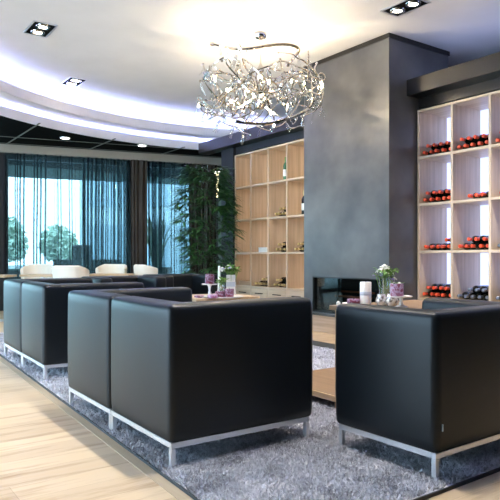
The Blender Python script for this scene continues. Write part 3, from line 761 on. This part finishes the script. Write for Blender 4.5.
obj('glow_tube', lathe(B(), [(.012,1.80),(.018,1.81),(.018,2.18),(.012,2.19)],14), M['lamp_post'], fl); obj('lamp_head', lathe(B(), [(0,2.19),(.05,2.19),(.052,2.20),(.05,2.215),(0,2.22)],20), emit('lamp_head', (1,.95,.82), 2.5), fl)

# ------------------------------------------------------------------ recessed lights
def spot_light(X, Y, z, power, ang=95, col=(1,.93,.84), blend=.6, rad=.04):
    l = bpy.data.lights.new('spot_beam','SPOT'); l.energy = power; l.spot_size = R(ang); l.spot_blend = blend; l.color = col; l.shadow_soft_size = rad
    o = bpy.data.objects.new('spot_beam', l); C.objects.link(o); o.location = (X,Y,z); return o
def double_spot(X, Y, label, power=50, ang=95):
    t = thing('recessed_spotlight', label, 'ceiling light', (X,Y,3.1))
    bm = B(); w, d_ = .19, .115; e = .014
    for a_ in ((-w,w,-d_,-d_+e),(-w,w,d_-e,d_),(-w,-w+e,-d_+e,d_-e),(w-e,w,-d_+e,d_-e)): box(bm, *a_, -.010, -.001)
    obj('frame', bm, M['steel'], t, False)
    obj('housing', bx(-w+e,w-e,-d_+e,d_-e,-.006,-.001), M['black'], t, False)
    for sx in (-.088,.088):
        lp = obj('lamp', lathe(B(), [(0,-.013),(.038,-.013),(.040,-.008)],24), M['spot'], t, loc=(sx,0,0))
        obj('reflector', lathe(B(), [(.041,-.007),(.046,-.018),(.066,-.016),(.070,-.007)],28,cap=False), M['chrome'], lp)
        s = spot_light(sx,0,-.03,power,ang); s.parent = t
double_spot(-6.02, 1.73, 'double recessed spotlight alone on the white ceiling, farthest from chandelier')
double_spot(-7.58, 2.60, 'double recessed spotlight close to the curved light cove')
double_spot(-3.59, 4.25, 'double recessed spotlight in front of the chimney top by the backlit rack', 34, 70); double_spot(-2.3, 4.25, 'unseen double spotlight added to light the front of the backlit rack', 90, 100)  # second spotlight is unseen, added to warm the rack front
double_spot(-3.2, 1.73, 'double recessed spotlight above the nearest sofa'); double_spot(-1.95, 1.72, 'double recessed spotlight over the rug between sofa and armchair', 110, 85)
def round_spot(px, py, label):
    X,Y = plan(px,py,2.615)
    t = thing('round_downlight', label, 'ceiling light', (X,Y,2.615))
    obj('lamp', lathe(B(), [(0,-.012),(.055,-.012),(.058,-.004)],24), M['spot'], t); obj('rim', lathe(B(), [(.058,-.002),(.06,-.014),(.075,-.012),(.078,-.002)],28,cap=False), M['steel'], t)
    s = spot_light(0,0,-.03,18,100); s.parent = t
round_spot(65,137.5,'round downlight in the black ceiling above the first bistro table'); round_spot(142,145,'round downlight in the black ceiling above the door post')
for (X,Y) in ((-4.4,-.6),(-2.6,-.8),(-6.4,-.2)): 
    t = thing('round_downlight', 'round downlight in the black ceiling over the open plank floor', 'ceiling light', (X,Y,2.615), 0, 'downlights over the plank floor')
    obj('lamp', lathe(B(), [(0,-.012),(.055,-.012),(.058,-.004)],24), M['spot'], t); s = spot_light(0,0,-.03,130,95); s.parent = t

# ------------------------------------------------------------------ chandelier
SC = .01005
X,Y = at(260.5, 6.03)
ch = thing('chandelier', 'large chrome chandelier of curling branches and glass drops with small lit bulbs', 'chandelier', (X,Y,0), R(54.7))
W_ = lambda x,y,d_=0: Vector(((x-260.5)*SC, d_, EYE+(257-y)*SC))
obj('canopy', lathe(B(), [(0,3.098),(.068,3.098),(.07,3.085),(.055,3.05),(.02,3.035),(0,3.034)],28), M['chrome'], ch)
obj('stem', lathe(B(), [(.007,2.72),(.007,3.04)],10), M['chrome'], ch)
obj('hub', lathe(B(), [(0,2.70),(.03,2.71),(.035,2.74),(.02,2.77),(.008,2.80)],18), M['chrome'], ch)
obj('core', lathe(B(), [(.012,2.70),(.012,2.45),(.05,2.43),(.055,2.38),(.03,2.34),(0,2.33)],18), M['chrome'], ch)
hand = [
 [(213,49,-.15),(219,52,-.2),(228,56,-.25),(240,58.5,-.28),(252,58.3,-.3),(266,56,-.3),(280,53.5,-.27),(291,53,-.22),(297,55.5,-.18),(294,61,-.16),(287,68,-.1)],
 [(202,61,.1),(206,72,.05),(213,81,0),(219,91,-.05),(219,103,-.1),(213,112,-.1)],
 [(205,103,-.1),(209,112,-.2),(219,120,-.28),(232,127,-.33),(246,131,-.36),(262,132,-.36),(280,128,-.33),(296,121,-.25),(307,112,-.15),(312,103,-.05)],
 [(318,60,.1),(315,68,.05),(319,78,0),(323,88,-.05),(318,97,-.1),(308,94,-.12)],
 [(238,75,-.3),(236,85,-.36),(241,95,-.4),(252,102,-.42),(268,104,-.42),(282,100,-.38)],
 [(279,66,-.2),(281,80,-.28),(285,92,-.33),(289,104,-.33)],
 [(222,64,-.1),(232,63,-.15),(240,70,-.2),(238,82,-.28),(243,96,-.3),(246,112,-.3),(240,122,-.28)],
 [(300,70,.1),(309,66,.15),(313,76,.1),(312,90,.05),(311,104,0),(300,116,-.05)],
 [(270,62,.2),(290,64,.3),(302,76,.3),(298,96,.28)],
]
r = random.Random(21); bulbs = []; nodes = []
for i,c in enumerate(hand):
    pts = spline([W_(*q) for q in c], 6); n = len(pts); big = .018 if i in (0,2) else .011
    bm = tube(B(), pts, [big*(.65+.35*math.sin(PI*k/(n-1))) for k in range(n)], 8); sphere(bm, pts[0], big*1.5, 1); sphere(bm, pts[-1], big*1.3, 1)
    obj('branch', bm, M['chrome'], ch); nodes += pts[::7]
zc = EYE+(257-94)*SC
for i in range(26):
    a_ = 2*PI*i/26+r.uniform(-.15,.15); zz = r.uniform(-.30,.30); tw = r.uniform(-.9,.9); Rm = .65*math.sqrt(max(.12,1-(zz/.40)**2))*r.uniform(.8,1.05)
    pts = []
    for k in range(6):
        f_ = k/5; rad = .04+Rm*f_; aa = a_+tw*f_*f_+.35*math.sin(3*f_*r.uniform(.8,1.2)); pts.append(Vector((rad*math.cos(aa), rad*math.sin(aa), zc+.02+zz*f_+.09*math.sin(f_*PI*r.choice((1,2,-1))))))
    sp_ = spline(pts, 5); bm = tube(B(), sp_, .0075, 6)
    # curl at the end
    e_ = sp_[-1]; t_ = (sp_[-1]-sp_[-2]).normalized(); side = t_.cross(Vector((0,0,1))).normalized(); q = []
    for k in range(9):
        th_ = k/8*1.7*PI; rr_ = .05*(1-.5*k/8); q.append(e_+t_*math.sin(th_)*rr_+Vector((0,0,1))*(1-math.cos(th_))*rr_*r.choice((1,1)))
    tube(bm, q, .006, 6); obj('branch', bm, M['chrome'], ch); nodes += [sp_[-1], sp_[12], sp_[18]]
    if i % 3 == 0: bulbs.append(sp_[-1]+Vector((0,0,-.03)))
for i in range(20):
    a_ = r.uniform(0,2*PI); la = r.uniform(-.9,.5); pts = []; da = r.choice((-1,1))*r.uniform(.18,.34); dl = r.uniform(-.35,.35)
    for k in range(7):
        rad = .64*math.cos(la)*r.uniform(.93,1.03); pts.append(Vector((rad*math.cos(a_), rad*math.sin(a_), zc+.40*math.sin(la)))); a_ += da; la = max(-1.1,min(.8,la+dl)); dl += r.uniform(-.25,.25)-.25*la
    sp_ = spline(pts,5); n = len(sp_); bm = tube(B(), sp_, [.0085*(.5+.5*math.sin(PI*k/(n-1))) for k in range(n)], 6); sphere(bm, sp_[0], .012, 1); sphere(bm, sp_[-1], .012, 1)
    obj('branch', bm, M['chrome'], ch); nodes += sp_[::9]
for x_,y_,d_ in ((258,80,-.1),(290,87,-.2),(322,88,-.05),(248,96,-.2),(286,112,-.25),(270,118,-.2),(228,97,-.25),(232,108,-.25),(305,80,.1),(214,78,.1)): bulbs.append(W_(x_,y_,d_))
for b in bulbs:
    hb = obj('bulb', sphere(B(), b, .011, 2, (1,1,1.5)), M['bulb'], ch)
    obj('bulb_socket', lathe(B(), [(.007,.014),(.009,.016),(.009,.035),(.004,.04)],10,(b.x,b.y,b.z)), M['chrome'], hb)
def drop(kind):
    if kind == 0:   # long leaf-shaped petal
        bm = B(); n=8; secs=[]
        for k in range(n+1):
            f_ = k/n; w = .022*math.sin(PI*f_)**.7+.001; secs.append([bm.verts.new((x_*w, .008*(abs(x_)-.5)+.012*math.sin(PI*f_), -.15*f_)) for x_ in (-1,0,1)])
        for a_,b_ in zip(secs,secs[1:]):
            for k in range(2): bm.faces.new((a_[k],a_[k+1],b_[k+1],b_[k]))
        bmesh.ops.solidify(bm, geom=bm.faces[:], thickness=.003); return bm
    if kind == 1: return lathe(B(), [(0,0),(.006,-.01),(.018,-.05),(.021,-.08),(.014,-.105),(0,-.112)],12,cap=False)
    return lathe(B(), [(.012,.0),(.016,-.02),(.016,-.11),(.0145,-.11),(.0145,-.02),(.010,0)],12,cap=False)
protos = []
for k in range(3):
    bm = drop(k); me = bpy.data.meshes.new('glass_drop'); bm.to_mesh(me); bm.free(); me.materials.append(M['drop_glass']); me.polygons.foreach_set('use_smooth',[True]*len(me.polygons)); protos.append(me)
r.shuffle(nodes)
for i in range(96):
    p = nodes[i % len(nodes)]
    o = bpy.data.objects.new('glass_drop', protos[i%3]); C.objects.link(o); o.parent = ch; o.location = p+Vector((r.uniform(-.01,.01),r.uniform(-.01,.01),-.008 if i < len(nodes) else -.03))
    o.rotation_euler = (r.uniform(-.5,.5), r.uniform(-.5,.5), r.uniform(0,6.28)); s = r.uniform(.8,1.25); o.scale = (s,s,s)
for dx,dy,dz in ((.3,0,.05),(-.3,.1,.05),(0,-.3,-.1),(0,.3,.1),(.1,0,.2),(-.15,-.1,-.15)):
    l = bpy.data.lights.new('bulb_glow','POINT'); l.energy = 14; l.color = (1,.80,.55); l.shadow_soft_size = .02
    o = bpy.data.objects.new('bulb_glow', l); C.objects.link(o); o.parent = ch; o.location = (dx,dy,zc+dz)

# ------------------------------------------------------------------ daylight, camera
w = bpy.data.worlds.new('World'); bpy.context.scene.world = w; w.use_nodes = True
w.node_tree.nodes['Background'].inputs[0].default_value = (.54,.78,1.0,1); w.node_tree.nodes['Background'].inputs[1].default_value = 7
def portal(loc, rot, sx, sy):
    l = bpy.data.lights.new('window_portal','AREA'); l.shape = 'RECTANGLE'; l.size = sx; l.size_y = sy; l.cycles.is_portal = True
    o = bpy.data.objects.new('window_portal', l); C.objects.link(o); o.location = loc; o.rotation_euler = rot
portal((-5.75,-3.28,1.31), (R(90),0,R(180)), 6.9, 2.38)
cam = bpy.data.cameras.new('Camera'); cam.sensor_width = 36; cam.lens = 600/500*36; cam.shift_y = 7/500; cam.clip_start = .02
co = bpy.data.objects.new('Camera', cam); C.objects.link(co); co.location = (0,0,EYE); co.rotation_euler = (R(90), 0, R(54.7))
sc = bpy.context.scene; sc.camera = co
sc.view_settings.view_transform = 'Standard'; sc.view_settings.look = 'None'; sc.view_settings.gamma = 1; sc.view_settings.exposure = 0.45
